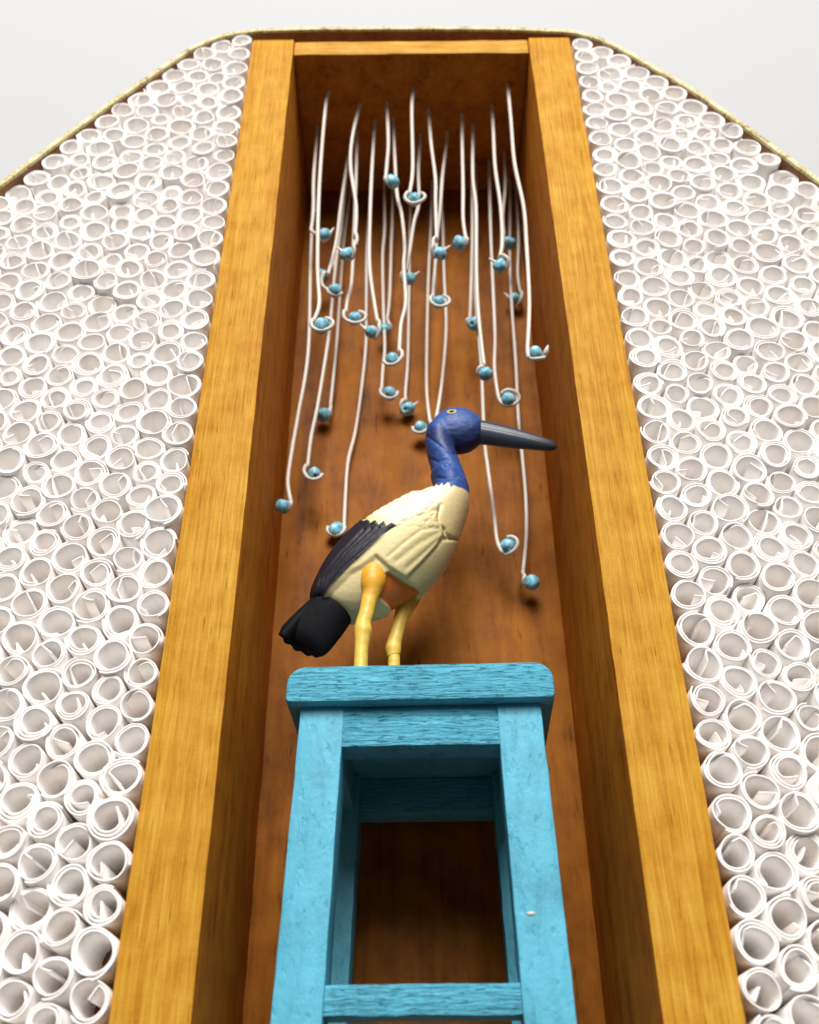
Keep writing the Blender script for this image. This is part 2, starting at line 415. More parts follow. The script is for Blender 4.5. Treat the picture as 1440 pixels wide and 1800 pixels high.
# ------------------------------------------------------------------ stool
ax = at(744.5, 1245, 0).x - .0075 * W
SZ = at(740, 1165, -.04 * W).z       # top of the seat
SB = at(740, 1228, -.04 * W).z       # its underside
FL = ZB
stool = empty('stool', 'small sky blue wooden stool standing in the niche under the bird', 'stool', (ax, .30 * W, FL))
stool.rotation_euler = (0, .006, math.radians(-2.2))
def rel(P): return (P[0] - ax, P[1] - .30 * W, P[2] - FL)
def spart(name, me, mt, loc=None):
    return link(name, me, mt, stool)
YF, YR = -.30 * W, .30 * W           # front and rear faces of the legs
sh = SB - FL
# seat: slab with rounded corners seen from the front
def seat_mesh():
    hw = .339 * W; y0 = YF - .035 * W; y1 = YR + .035 * W; z0 = sh; z1 = SZ - FL; rc = .046 * W
    prof = []
    cr_top = .048 * W; cr_bot = .012 * W
    for (cx, cz, a0, r) in ((hw - cr_top, z1 - cr_top, 0, cr_top), (-hw + cr_top, z1 - cr_top, 90, cr_top), (-hw + cr_bot, z0 + cr_bot, 180, cr_bot), (hw - cr_bot, z0 + cr_bot, 270, cr_bot)):
        for k in range(9):
            a = math.radians(a0 + 90 * k / 8); prof.append((cx + r * math.cos(a), cz + r * math.sin(a)))
    cxm, czm = 0, (z0 + z1) / 2
    vs, fs = [], []; m_ = len(prof)
    e = .008 * W
    st = [(y0, e), (y0 + e * .3, e * .3), (y0 + e, 0)] + [(y0 + e + (y1 - y0 - 2 * e) * k / 10, 0) for k in range(1, 10)] + [(y1 - e, 0), (y1 - e * .3, e * .3), (y1, e)]
    for y, ins in st:
        for (x, z) in prof:
            vs.append((x - math.copysign(ins, x), y, z - math.copysign(ins, z - czm)))
    for i in range(len(st) - 1):
        for k in range(m_):
            a = i * m_ + k; c = i * m_ + (k + 1) % m_; fs.append((a, c, c + m_, a + m_))
    fs.append(tuple(range(m_))); fs.append(tuple(range((len(st) - 1) * m_, len(st) * m_)))
    me = mesh_of('seat', vs, fs); me.set_sharp_from_angle(angle=math.radians(35)); return me
spart('seat', seat_mesh(), M['blue_grain'])
LW = .111 * W
topx = .3035 * W
for (sx, sy) in ((-1, -1), (1, -1), (-1, 1), (1, 1)):
    zt, zb = sh - .00005, 0
    spl = .0215 * W * (zt - zb) / (.72 * W)
    yo = (YF if sy < 0 else YR - LW)
    me = block('leg', (-LW / 2, 0, 0), (LW / 2, LW, zt), .0003, 2, 40, 2, .00010, 5 + sx + 2 * sy)
    for v in me.vertices:
        t = 1 - v.co.z / zt; v.co.x += sx * (topx - LW / 2 + spl * t); v.co.y += yo + sy * .01 * W * t
    leg = spart('leg', me, M['blue_smooth'])
AH = sh - (at(745, 1309, 0).z - FL)
def rail(name, y0, z0, z1, mt, half, dy=.095 * W, dz=0):
    return spart(name, block(name, (-half, y0, z0), (half, y0 + dy, z1), .0003, 2, 24, 0, .00012, int(z0 * 9999)), mt)
hx = topx - LW + .001
rail('apron', YF + .0002, sh - AH, sh - .0001, M['blue_grain'], hx)
rail('apron', YR - .0002 - .075 * W, sh - AH, sh - .0001, M['blue_grain'], hx)
for sx in (-1, 1):
    xm = sx * (topx - LW / 2)
    spart('apron', block('apron', (xm - .04 * W, YF + LW - .0005, sh - AH), (xm + .04 * W, YR - LW + .0005, sh - .0001), .0003, 2), M['blue_smooth'])
r1, r0 = at(745, 1729, .006 * W).z - FL, at(745, 1786, .006 * W).z - FL
hb = hx + .018 * W
rail('rung', YF + .006 * W, r0, r1, M['blue_grain'], hb, .09 * W)
rail('rung', YR - .10 * W, r0 - .2 * W, r1 - .2 * W, M['blue_smooth'], hb, .08 * W)
for sx in (-1, 1):
    xm = sx * (topx - LW / 2 + .022 * W)
    spart('rung', block('rung', (xm - .035 * W, YF + LW - .0008, r0 - .42 * W), (xm + .035 * W, YR - LW + .0008, r1 - .42 * W), .0003, 2), M['blue_smooth'])

cp = at(943, 1607, 0) - Vector((.009 * W, 0, 0))                 # a chip in the paint of the right front leg
bm = bmesh.new(); bmesh.ops.create_icosphere(bm, subdivisions=2, radius=1)
for v in bm.verts: v.co = Vector((v.co.x * .010 * W * (1 + .2 * math.sin(5 * v.co.z)), v.co.y * .0032 * W, v.co.z * .0045 * W)) + Vector((cp.x - ax, YF - .0002, cp.z - FL))
me = bpy.data.meshes.new('paint_chip'); bm.to_mesh(me); bm.free()
spart('paint_chip', me, M['cord'])

# ------------------------------------------------------------------ beaded strings
rgb = random.Random(21)
def tube(pts, rads, sides=9):
    vs, fs = [], []; up = Vector((0, 1, 0))
    for i, p in enumerate(pts):
        t = (pts[min(i + 1, len(pts) - 1)] - pts[max(i - 1, 0)]).normalized()
        a = up - t * up.dot(t)
        if a.length < 1e-3: a = Vector((1, 0, 0)) - t * t.x
        a.normalize(); c = t.cross(a); up = a
        for k in range(sides):
            an = 2 * math.pi * k / sides; vs.append(p + (a * math.cos(an) + c * math.sin(an)) * rads[i])
    for i in range(len(pts) - 1):
        for k in range(sides):
            a = i * sides + k; c = i * sides + (k + 1) % sides; fs.append((a, c, c + sides, a + sides))
    fs.append(tuple(range(sides))); fs.append(tuple(range((len(pts) - 1) * sides, len(pts) * sides)))
    return vs, fs
def catmull(P, per=6):
    out = []; n = len(P)
    for i in range(n - 1):
        p0, p1, p2, p3 = P[max(i - 1, 0)], P[i], P[i + 1], P[min(i + 2, n - 1)]
        for k in range(per):
            t = k / per
            out.append(.5 * ((2 * p1) + (p2 - p0) * t + (2 * p0 - 5 * p1 + 4 * p2 - p3) * t * t + (3 * p1 - p0 - 3 * p2 + p3) * t ** 3))
    out.append(P[-1]); return out
def bead_mesh(R, h, hole):
    prof = []
    for k in range(13):
        a = math.pi * k / 12; prof.append((hole + (R - hole) * math.sin(a) ** .75, -h * math.cos(a)))
    for k in range(4): prof.append((hole * (.96), h * (1 - 2 * (k + .5) / 4) * .97))
    vs, fs = [], []; m_ = len(prof); S = 20
    for j in range(S):
        a = 2 * math.pi * j / S
        for (r, z) in prof: vs.append((r * math.cos(a), r * math.sin(a), z))
    for j in range(S):
        for k in range(m_):
            a = j * m_ + k; c = j * m_ + (k + 1) % m_; a2 = ((j + 1) % S) * m_ + k; c2 = ((j + 1) % S) * m_ + (k + 1) % m_
            fs.append((a, c, c2, a2))
    return mesh_of('bead', vs, fs)
beads = [bead_mesh(.0265 * W * f, .0235 * W * g, .0055 * W) for f, g in ((1, 1), (1.06, 1.05), (.96, 1.12), (1.03, .95), (.98, 1.0), (1.02, 1.1))]
from mathutils import noise as bno
for q, me in enumerate(beads):
    for v in me.vertices: v.co *= 1 + .10 * bno.noise(v.co * 700 + Vector((q * 9, 0, 0))) + .05 * bno.noise(v.co * 1800 + Vector((0, q * 5, 0)))
for me in beads: me.materials.append(M['bead'])
CRAD = .0079 * W
# (ceiling pixel or depth fraction, [path pixels], bead pixel, loop style, label)
S = [
 (.26, [(581, 150), (572, 186), (562, 328), (558, 467), (561, 532), (552, 563)], (565, 573), 'wide', 'bright front string at the left whose bead sits inside a wide white loop'),
 (.50, [(556, 240), (554, 314), (551, 370), (547, 404)], (569, 413), 'tip', 'short string at far left, its white tipped bead behind a bright front string'),
 (.66, [(552, 300), (548, 400), (546, 470), (541, 620), (526, 729), (513, 790), (507, 844), (511, 880)], (497, 890), 'none', 'longest string on the left side with its bead hanging against the left board'),
 (.34, [(634, 170), (619, 241), (617, 294), (627, 363), (624, 418)], (610, 446), 'tip', 'front string bulging rightward whose bead shows its round hole, left of centre'),
 (.62, [(622, 240), (614, 273), (600, 356), (592, 425), (577, 482)], (589, 511), 'loop', 'string kinked left just above a small bead held in a cord loop'),
 (.84, [(608, 300), (600, 400), (590, 455), (578, 476)], (566, 485), 'none', 'string with a dim bead half hidden behind the leftmost front string'),
 (.80, [(612, 290), (602, 380), (591, 467), (584, 530), (578, 590), (559, 706), (549, 767), (541, 818)], (552, 833), 'loop', 'long string whose bead hangs between the two longest ones on the left'),
 (.93, [(616, 330), (604, 430), (597, 515), (592, 590), (586, 645), (581, 712)], (568, 729), 'none', 'string at the left rear whose dark bead touches the neighbouring cord'),
 (.52, [(628, 230), (626, 330), (622, 420), (619, 495), (610, 526), (608, 548)], (624, 560), 'wide', 'string curling under a flat oval loop with its bead, left of the middle'),
 (.46, [(659, 220), (654, 314), (650, 391), (650, 467), (657, 530), (664, 566)], (653, 583), 'tip', 'string slanting right at its end into a bead with a white tip'),
 (.95, [(652, 345), (645, 430), (643, 537), (641, 620), (626, 748), (612, 812), (607, 880), (605, 925)], (591, 931), 'loop', 'longest pale string reaching down to the bird back, bead close to the back panel'),
 (.33, [(680, 175), (683, 248), (681, 287), (678, 314)], (690, 319), 'none', 'shortest string left of centre with its bead highest of all'),
 (.45, [(692, 215), (697, 335), (706, 377), (711, 432), (711, 467), (712, 530), (706, 571), (702, 618)], (690, 632), 'loop', 'string crossing another at mid height and ending in a bright bead left of centre'),
 (.88, [(676, 320), (676, 400), (673, 450), (673, 540), (676, 610), (674, 648), (671, 683)], (685, 692), 'loop', 'string behind centre left whose cord hooks round a dark bead'),
 (.90, [(690, 340), (690, 400), (687, 432), (685, 520), (681, 560)], (675, 579), 'none', 'rear string whose bead hides behind a white tipped one'),
 (.24, [(728, 140), (725, 189), (723, 294), (720, 340)], (728, 351), 'wide', 'central bright front string ending in a bead with an oval loop standing up'),
 (.56, [(740, 240), (736, 294), (736, 356), (728, 391), (721, 440), (715, 478)], (719, 490), 'tip', 'string behind the central one crossing down to a small blurred bead'),
 (.97, [(722, 345), (720, 430), (718, 537), (717, 634), (713, 690), (714, 706)], (717, 719), 'tip', 'rear string near the centre whose free bead hangs below the cord end'),
 (.38, [(753, 190), (758, 252), (765, 314), (765, 356), (768, 424)], (773, 445), 'tip', 'front string right of centre ending in a bright bead with a white tip'),
 (.55, [(785, 240), (777, 307), (772, 370), (768, 419), (765, 467), (761, 523)], (771, 531), 'wide', 'string right of centre whose bead wears a dark knot on top'),
 (.92, [(760, 335), (756, 400), (753, 500), (749, 615), (751, 691), (756, 742)], (740, 752), 'loop', 'rear string ending beside the bird head in a greenish bead'),
 (.90, [(776, 335), (779, 400), (781, 480), (784, 576), (776, 672), (767, 735)], (772, 757), 'none', 'rear string running down behind the bird head'),
 (.42, [(813, 205), (812, 252), (813, 328), (815, 384), (819, 419)], (808, 427), 'none', 'short straight string right of centre with its bead tucked to the left'),
 (.48, [(832, 220), (832, 311), (838, 363), (838, 467), (839, 537), (847, 612), (851, 640)], (854, 657), 'none', 'thick bright string at the right with a bead just above bill height'),
 (.74, [(830, 280), (831, 398), (829, 502), (826, 560)], (834, 569), 'none', 'string with a small bead peeping out from behind a thick bright cord'),
 (.78, [(836, 290), (836, 400), (838, 520), (846, 640), (852, 767), (859, 825), (868, 901), (873, 950), (882, 970)], (893, 960), 'loop', 'long string passing behind the bill and hooking round a bead near the breast'),
 (.76, [(860, 280), (862, 398), (867, 502), (871, 590), (868, 645), (876, 691), (881, 708)], (893, 702), 'wide', 'string at the right hooking under a bead in a teardrop loop'),
 (.36, [(864, 175), (867, 231), (871, 294), (881, 363), (883, 426), (878, 454)], (879, 467), 'tip', 'front string at the right ending in a mottled bead with an upturned tip'),
 (.70, [(886, 255), (887, 328), (883, 380), (886, 410)], (894, 427), 'none', 'short rear string at the right with a dark bead beside a front cord'),
 (.22, [(892, 145), (897, 207), (905, 287), (919, 363), (926, 432), (930, 519), (930, 571), (926, 615), (930, 628)], (942, 622), 'tip', 'rightmost long front string ending in a bead that shows its pale hole'),
 (.93, [(908, 335), (912, 415), (911, 481), (915, 515)], (904, 526), 'tip', 'rear string at the right with a dark bead above another cord'),
 (.90, [(896, 335), (895, 450), (900, 537), (906, 634), (912, 740), (916, 790), (924, 870), (925, 939), (920, 1000)], (935, 1024), 'none', 'longest string on the right with the lowest bead, close to the back panel'),
]
Yfrac = lambda t: t * .706 * W
bird_y = .33 * W
for (t, path, bp_, style, lab) in S:
    Y = min(Yfrac(t), DEP - .035 * W)
    pts3 = [at(x, y, Y) for x, y in path]
    top = Vector((pts3[0].x, Y, ZT + .0005))
    root = empty('beaded_string', lab, 'beaded string', (top.x, Y, ZT), 'beaded strings hanging in the niche')
    B = at(*bp_, Y)
    # each bead swings a little off its cord's plane
    q = [top] + pts3 if top.z > pts3[0].z + .002 else [top] + pts3[1:]
    q = [p + Vector((rgb.gauss(0, .00012), 0, rgb.gauss(0, .0001))) if 0 < i < len(q) - 1 else p for i, p in enumerate(q)]
    sm = catmull(q, 7)
    A = sm[-1]
    a0 = math.atan2(A.z - B.z, A.x - B.x); rb = .0275 * W
    sgn = 1 if A.x < B.x else -1
    if a0 < 0 and sgn == 1: a0 += 2 * math.pi
    rl = rb + CRAD * .35
    sweep = {'wide': 5.2, 'loop': 4.0, 'tip': 2.2, 'none': 1.3}[style]
    ex = {'wide': 1.42, 'loop': 1.04, 'tip': 1.05, 'none': 1.0}[style]
    dist0 = math.hypot(A.x - B.x, A.z - B.z)
    cr = CRAD * (1.03 - .12 * t)
    pts, rads = list(sm), [cr * (1 + .03 * math.sin(i * .5)) for i in range(len(sm))]
    nl = 22
    tilt = rgb.uniform(-.5, .5)
    for k in range(1, nl + 1):
        f = k / nl; a = a0 + sgn * sweep * f; rr = rl + (dist0 - rl) * max(0, 1 - f * 3)
        dx, dz = rr * math.cos(a) * (ex if math.cos(a) * sgn > 0 else 1), rr * math.sin(a) * .92
        pts.append(Vector((B.x + dx, B.y + (-dz * .45 + dx * tilt * .4 if style in ('wide', 'loop', 'tip') else dz * .2) - (.018 * W * math.sin(f * 3.1)), B.z + dz)))
        rads.append(CRAD * (1 - .12 * min(1, f * 2.5)))
    if style == 'tip':
        e1 = B + Vector((sgn * .043 * W, -.016 * W, .026 * W)); pts += [(pts[-1] + e1) / 2, e1]; rads += [CRAD * 1.25, CRAD * .3]
    vs, fs = tube(pts, rads)
    inv = Matrix.Translation(-root.location)
    o = link('cord', mesh_of('cord', vs, fs), M['cord'], root); o.matrix_parent_inverse = inv
    o = bpy.data.objects.new('bead', rgb.choice(beads)); scene.collection.objects.link(o); o.parent = root; o.matrix_parent_inverse = inv
    o.location = B; o.scale = (rgb.uniform(.9, 1.1), rgb.uniform(.9, 1.1), rgb.uniform(.88, 1.15)); o.rotation_euler = (rgb.uniform(-.6, .9), rgb.uniform(-.9, .9), rgb.uniform(0, 3))

# ------------------------------------------------------------------ bird
by = bird_y
def c1(x, y): return (480 + x / 2.769, 680 + y / 2.769)
def cpt(x, y, Y=by): return at(*c1(x, y), Y)
def loft(secs, per=8, sides=48, power=1.0):
    """secs: (top px, bottom px, lateral half width in W, y offset)"""
    A = [cpt(*s[0]) for s in secs]; Bm = [cpt(*s[1]) for s in secs]; w = [Vector((s[2] * W, s[3] * W if len(s) > 3 else 0, 0)) for s in secs]
    A = catmull(A, per); Bm = catmull(Bm, per); w = catmull(w, per)
    vs, fs = [], []
    for a, b_, ww in zip(A, Bm, w):
        c = (a + b_) / 2; h = (a - b_) / 2
        for k in range(sides):
            an = 2 * math.pi * k / sides; vs.append(c + h * math.cos(an) + Vector((0, ww.y - ww.x * math.sin(an), 0)))
    m_ = len(A)
    for i in range(m_ - 1):
        for k in range(sides):
            a = i * sides + k; c = i * sides + (k + 1) % sides; fs.append((a, c, c + sides, a + sides))
    fs.append(tuple(range(sides))); fs.append(tuple(range((m_ - 1) * sides, m_ * sides)))
    return vs, fs
body_secs = [((765, 430), (930, 470), .085), ((782, 485), (950, 515), .092), ((776, 528), (956, 580), 0.102), ((712, 550), (938, 650), 0.116), ((638, 582), (906, 738), 0.130), ((566, 617), (872, 824), 0.137), ((497, 654), (824, 902), 0.139), ((430, 702), (756, 976), 0.137), ((366, 757), (682, 1038), 0.130), ((310, 820), (586, 1088), 0.119), ((267, 882), (488, 1122), 0.104), ((232, 947), (400, 1138), 0.088),
             ((206, 1010), (345, 1122), .075), ((205, 1050), (290, 1095), .05)]
neck_secs = [((800, 540), (940, 560), .080), ((782, 490), (957, 515), .0825), ((778, 440), (940, 455), .078), ((765, 380), (915, 392), .074), ((748, 320), (893, 335), .071), ((741, 262), (880, 300), .069), ((746, 215), (880, 250), .066), ((770, 185), (880, 215), .055)]
head_secs = [((760, 214), (800, 258), .03), ((766, 188), (828, 284), .052), ((796, 155), (864, 305), .064), ((838, 127), (898, 313), .070), ((884, 118), (936, 310), .070), ((930, 122), (970, 298), .065), ((974, 140), (996, 280), .056), ((1006, 164), (1014, 264), .044)]
bv, bf = [], []
for secs in (body_secs, neck_secs, head_secs):
    v, f = loft(secs, 8, 48); o0 = len(bv); bv += v; bf += [tuple(o0 + x for x in q) for q in f]
tmp = bpy.data.objects.new('tmp', mesh_of('tmp', bv, bf)); scene.collection.objects.link(tmp)
rm = tmp.modifiers.new('r', 'REMESH'); rm.mode = 'VOXEL'; rm.voxel_size = .0040 * W
dg = bpy.context.evaluated_depsgraph_get(); dg.update()
bme = bpy.data.meshes.new_from_object(tmp.evaluated_get(dg)); bpy.data.objects.remove(tmp, do_unlink=True)
bme.name = 'body'
nv = len(bme.vertices)
co = np.empty(nv * 3); bme.vertices.foreach_get('co', co); co = co.reshape(-1, 3)
ed = np.empty(len(bme.edges) * 2, dtype=int); bme.edges.foreach_get('vertices', ed); ed = ed.reshape(-1, 2)
def lap(c, it, lam=.5):
    for _ in range(it):
        s_ = np.zeros_like(c); cnt = np.zeros(len(c))
        np.add.at(s_, ed[:, 0], c[ed[:, 1]]); np.add.at(s_, ed[:, 1], c[ed[:, 0]]); np.add.at(cnt, ed[:, 0], 1); np.add.at(cnt, ed[:, 1], 1)
        c = c + lam * (s_ / cnt[:, None] - c)
    return c
co = lap(co, 7)
bme.vertices.foreach_set('co', co.ravel()); bme.update()
nr = np.empty(nv * 3); bme.vertices.foreach_get('normal', nr); nr = nr.reshape(-1, 3)
# drawing coordinates on the toy: pixels of the near side, taken where each surface point is seen
def to_px(c):
    d = c - np.array(CAM); F = np.array(_F); zz = d @ F
    return (720 + FPX * (d @ np.array(CR)) / zz - 480) * 2.769, (900 - FPX * (d @ np.array(CU)) / zz - 680) * 2.769
mir = co.copy(); mir[:, 1] = by - np.abs(co[:, 1] - by)      # the far side carries the same relief, mirrored
U, V = to_px(mir)
near = np.abs(co[:, 1] - by)
def polyline_d(pts):
    best = np.full(nv, 1e9)
    for (x0, y0), (x1, y1) in zip(pts[:-1], pts[1:]):
        dx, dy = x1 - x0, y1 - y0; t = np.clip(((U - x0) * dx + (V - y0) * dy) / (dx * dx + dy * dy), 0, 1)
        best = np.minimum(best, np.hypot(U - x0 - t * dx, V - y0 - t * dy))
    return best
def inside(poly):
    r_ = np.zeros(nv, bool); j = len(poly) - 1
    for i in range(len(poly)):
        xi, yi = poly[i]; xj, yj = poly[j]
        c = ((yi > V) != (yj > V)) & (U < (xj - xi) * (V - yi) / (yj - yi + 1e-9) + xi); r_ ^= c; j = i
    return r_
def sstep(x): x = np.clip(x, 0, 1); return x * x * (3 - 2 * x)
def signed(poly):                  # positive inside
    d = polyline_d(poly + [poly[0]]); return np.where(inside(poly), d, -d)
rgq = random.Random(8)
# wing outline with the ragged lower edge of the white coverts
zig = [(436, 655), (452, 668), (470, 658), (484, 676), (506, 662), (520, 684), (545, 664), (556, 688), (580, 672), (604, 682)]
black = [(436, 655)] + zig[1:] + [(560, 712), (520, 752), (480, 790), (430, 838), (380, 882), (335, 930), (285, 985), (240, 1040), (205, 1085), (150, 1080), (160, 960), (220, 850), (300, 740), (380, 660)]
zneck = [(700, 470), (786, 486), (796, 470), (806, 484), (822, 466), (830, 482), (850, 464), (858, 468), (866, 490), (880, 478), (900, 488), (925, 494), (945, 508), (960, 525), (1000, 545), (1100, 400), (1100, 0), (600, 0)]
wing = [(775, 522), (812, 560), (806, 640), (832, 690), (800, 770), (720, 860), (650, 935), (560, 880), (505, 826), (440, 872), (380, 905), (240, 1045), (150, 1080), (160, 900), (400, 600), (600, 500)]
disp = np.zeros(nv)
sw = signed(wing); disp += .010 * W * sstep(sw / 26 + .5)
sb = signed(black); disp += .006 * W * sstep(sb / 14 + .5)
def groove(pts, wd, dep):
    global disp
    disp -= dep * W * np.exp(-(polyline_d(pts) / wd) ** 2)
groove([(770, 520), (800, 548), (818, 572), (808, 605), (800, 640), (812, 672), (832, 694)], 9, .010)
groove([(832, 694), (850, 722), (872, 738), (900, 745)], 7, .006)
groove([(868, 742), (830, 740), (790, 785), (730, 850), (655, 925)], 9, .006)
groove([(800, 745), (740, 800), (650, 880)], 13, .0035)
groove([(810, 705), (700, 770), (600, 850)], 15, .0035)
groove([(800, 690), (720, 700), (640, 760), (560, 830)], 8, .003)
groove([(600, 690), (700, 640), (800, 600)], 10, .003)
groove([(500, 828), (560, 880), (640, 935), (708, 1000)], 6, .004)
for k in range(5):
    groove([(590 - k * 34, 690 - k * 3 + 8 * k), (470 - k * 32, 790 + k * 14 - 20), (330 - k * 20, 905 + 12 * k - 10), (215, 1060)], 5, .0045)
# small overlapping covert feathers
rowi = 0
yy = 530
while yy < 690:
    xx = 430 + (rowi % 2) * 26
    while xx < 800:
        dx = (U - xx); dy = (V - yy)
        u2 = dx * .83 - dy * .55; v2 = dx * .55 + dy * .83
        rr = np.hypot(u2 / 30, v2 / 20); m_ = (rr < 1.25) & (sw > 4) & (V < 690)
        ring = np.exp(-((rr - 1) / .16) ** 2) * (u2 < 4)
        disp -= np.where(m_, .0023 * W * ring, 0)
        xx += 52
    yy += 27; rowi += 1
# under-body: recess of the orange belly piece
patch = [(520, 925), (565, 900), (640, 950), (712, 995), (735, 1030), (660, 1085), (600, 1110), (560, 1065), (505, 1010)]
sp = signed(patch); disp -= .014 * W * sstep(sp / 12 + .5)
# skin wrinkles on neck and head
from mathutils import noise as mno
blue_s = signed(zneck)
wr = np.array([mno.noise(Vector((c[0] * 700, c[1] * 700, c[2] * 1500))) + .6 * mno.noise(Vector((c[0] * 1800, c[1] * 1800, c[2] * 2600))) for c in co])
disp += np.where(blue_s > 0, .0011 * W * wr, .0004 * W * wr)
for pts in ([(742, 235), (780, 262), (830, 300), (885, 330)], [(868, 385), (850, 392), (830, 386)], [(800, 440), (840, 448), (900, 436)], [(770, 350), (800, 366), (850, 352)]): groove(pts, 7, .004)
disp += .007 * W * sstep(blue_s / 8 + .5) * 0
co2 = co + nr * disp[:, None]
bme.vertices.foreach_set('co', co2.ravel()); bme.update()
bme.polygons.foreach_set('use_smooth', [True] * len(bme.polygons))
cream = np.array([.72, .59, .29]); white = np.array([.80, .75, .56]); beige = np.array([.52, .45, .27]); blk = np.array([.010, .010, .018]); blu = np.array([.026, .075, .27]); org = np.array([.72, .16, .015]); navy = np.array([.012, .018, .075])
def mixc(c, col, f): return c * (1 - f[:, None]) + col[None] * f[:, None]
col = np.tile(cream, (nv, 1))
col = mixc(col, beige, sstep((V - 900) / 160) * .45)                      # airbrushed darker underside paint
col = mixc(col, white, sstep((signed([(430, 640), (600, 690), (700, 650), (800, 590), (880, 520), (900, 470), (780, 450), (600, 500), (400, 600)]) + 12) / 50))
col = mixc(col, org, sstep(sp / 5 + .5))
col = mixc(col, blk, sstep(sb / 4 + .5))
col = mixc(col, blu, sstep(blue_s / 4 + .5))
mott = np.clip(.5 + .8 * wr, 0, 1)
col = np.where((blue_s > 3)[:, None], col * (.82 + .4 * mott[:, None]), col)
hd = signed([(735, 250), (790, 262), (840, 300), (890, 345), (1030, 330), (1030, 150), (980, 170), (930, 190), (850, 200), (760, 180)])
col = mixc(col, navy, sstep(hd / 40 + .3) * .75 * (blue_s > 3))
at_ = bme.color_attributes.new('paint', 'FLOAT_COLOR', 'POINT')
at_.data.foreach_set('color', np.concatenate([col, np.ones((nv, 1))], 1).ravel())
def figure_mat(name, attr=None, col=(.5, .5, .5), rough=.42, bump=.15, sc=1500.0, sss=0.0):
    mt, nt, b = mat(name, col, rough, .45); L = nt.links.new
    if attr: a = N(nt, 'ShaderNodeAttribute', attribute_name=attr); L(a.outputs['Color'], b.inputs['Base Color'])
    tc = N(nt, 'ShaderNodeTexCoord'); n1 = N(nt, 'ShaderNodeTexNoise', i_Scale=sc, i_Detail=5.0, i_Roughness=.6); L(tc.outputs['Object'], n1.inputs['Vector'])
    bp = N(nt, 'ShaderNodeBump', i_Strength=bump, i_Distance=.0002); L(n1.outputs[0], bp.inputs['Height']); L(bp.outputs[0], b.inputs['Normal'])
    rr = N(nt, 'ShaderNodeMapRange', i_To_Min=rough - .1, i_To_Max=rough + .15); L(n1.outputs[0], rr.inputs[0]); L(rr.outputs[0], b.inputs['Roughness'])
    if sss: b.inputs['Subsurface Weight'].default_value = sss; b.inputs['Subsurface Radius'].default_value = (1, .6, .3); b.inputs['Subsurface Scale'].default_value = .0008
    return mt
M['figure'] = figure_mat('painted_figurine', 'paint', rough=.5, bump=.2)
M['black'] = figure_mat('black_painted_plastic', None, (.004, .004, .006), .75, .25)
M['black'].node_tree.nodes['Principled BSDF'].inputs['Specular IOR Level'].default_value = .2
M['bill'] = figure_mat('dark_slate_plastic', None, (.045, .055, .075), .30, .12)
M['leg'] = figure_mat('yellow_painted_plastic', 'paint', (.8, .5, .1), .4, .3, 1200.0, .15)
M['eye'] = figure_mat('pale_yellow_paint', None, (.46, .42, .20), .4, .1)
footx = cpt(520, 1335, by).x
bird = empty('bird_figurine', 'toy stork with blue head, cream body, black tail and yellow legs standing on the stool', 'bird figurine', (footx, by, SZ))
binv = Matrix.Translation(-bird.location)
def bpart(name, me, mt, parent=None):
    o = link(name, me, mt, parent or bird)
    o.matrix_parent_inverse = binv if parent is None else Matrix.Identity(4)
    return o
body = bpart('body', bme, M['figure'])
# bill: upper and lower half
def bill_half(up):
    secs = [((955, 168), (985, 270), .040), ((1010, 172), (1030, 273), .0385), ((1080, 186), (1090, 281), .036), ((1150, 203), (1158, 290), .033), ((1230, 225), (1234, 298), .028), ((1300, 246), (1302, 304), .023), ((1350, 262), (1350, 307), .018), ((1370, 270), (1370, 304), .013), ((1380, 279), (1380, 296), .006)]
    out = []
    for (a, b_, w) in secs:
        cx = [(1 - .50) * a[i] + .50 * b_[i] for i in (0, 1)]
        out.append((a, b_, w))
    return out
v, f = loft(bill_half(True), 10, 40)
v = [Vector(p) for p in v]
# the closed mouth line and a ridge groove, pressed into both flanks
S_ = 40
for i in range(0, len(v)):
    k = i % S_; an = 2 * math.pi * k / S_; ring = i // S_
    ctr = sum((v[ring * S_ + q] for q in (0, S_ // 2)), Vector()) / 2
    for a_, d_ in ((math.pi * .5, .13), (math.pi * .30, .05)):
        for sgn in (1, -1):
            da = abs(math.atan2(math.sin(an - sgn * a_), math.cos(an - sgn * a_)))
            v[i] = v[i] + (ctr - v[i]) * d_ * math.exp(-(da / .13) ** 2)
bpart('bill', mesh_of('bill', v, f), M['bill'])
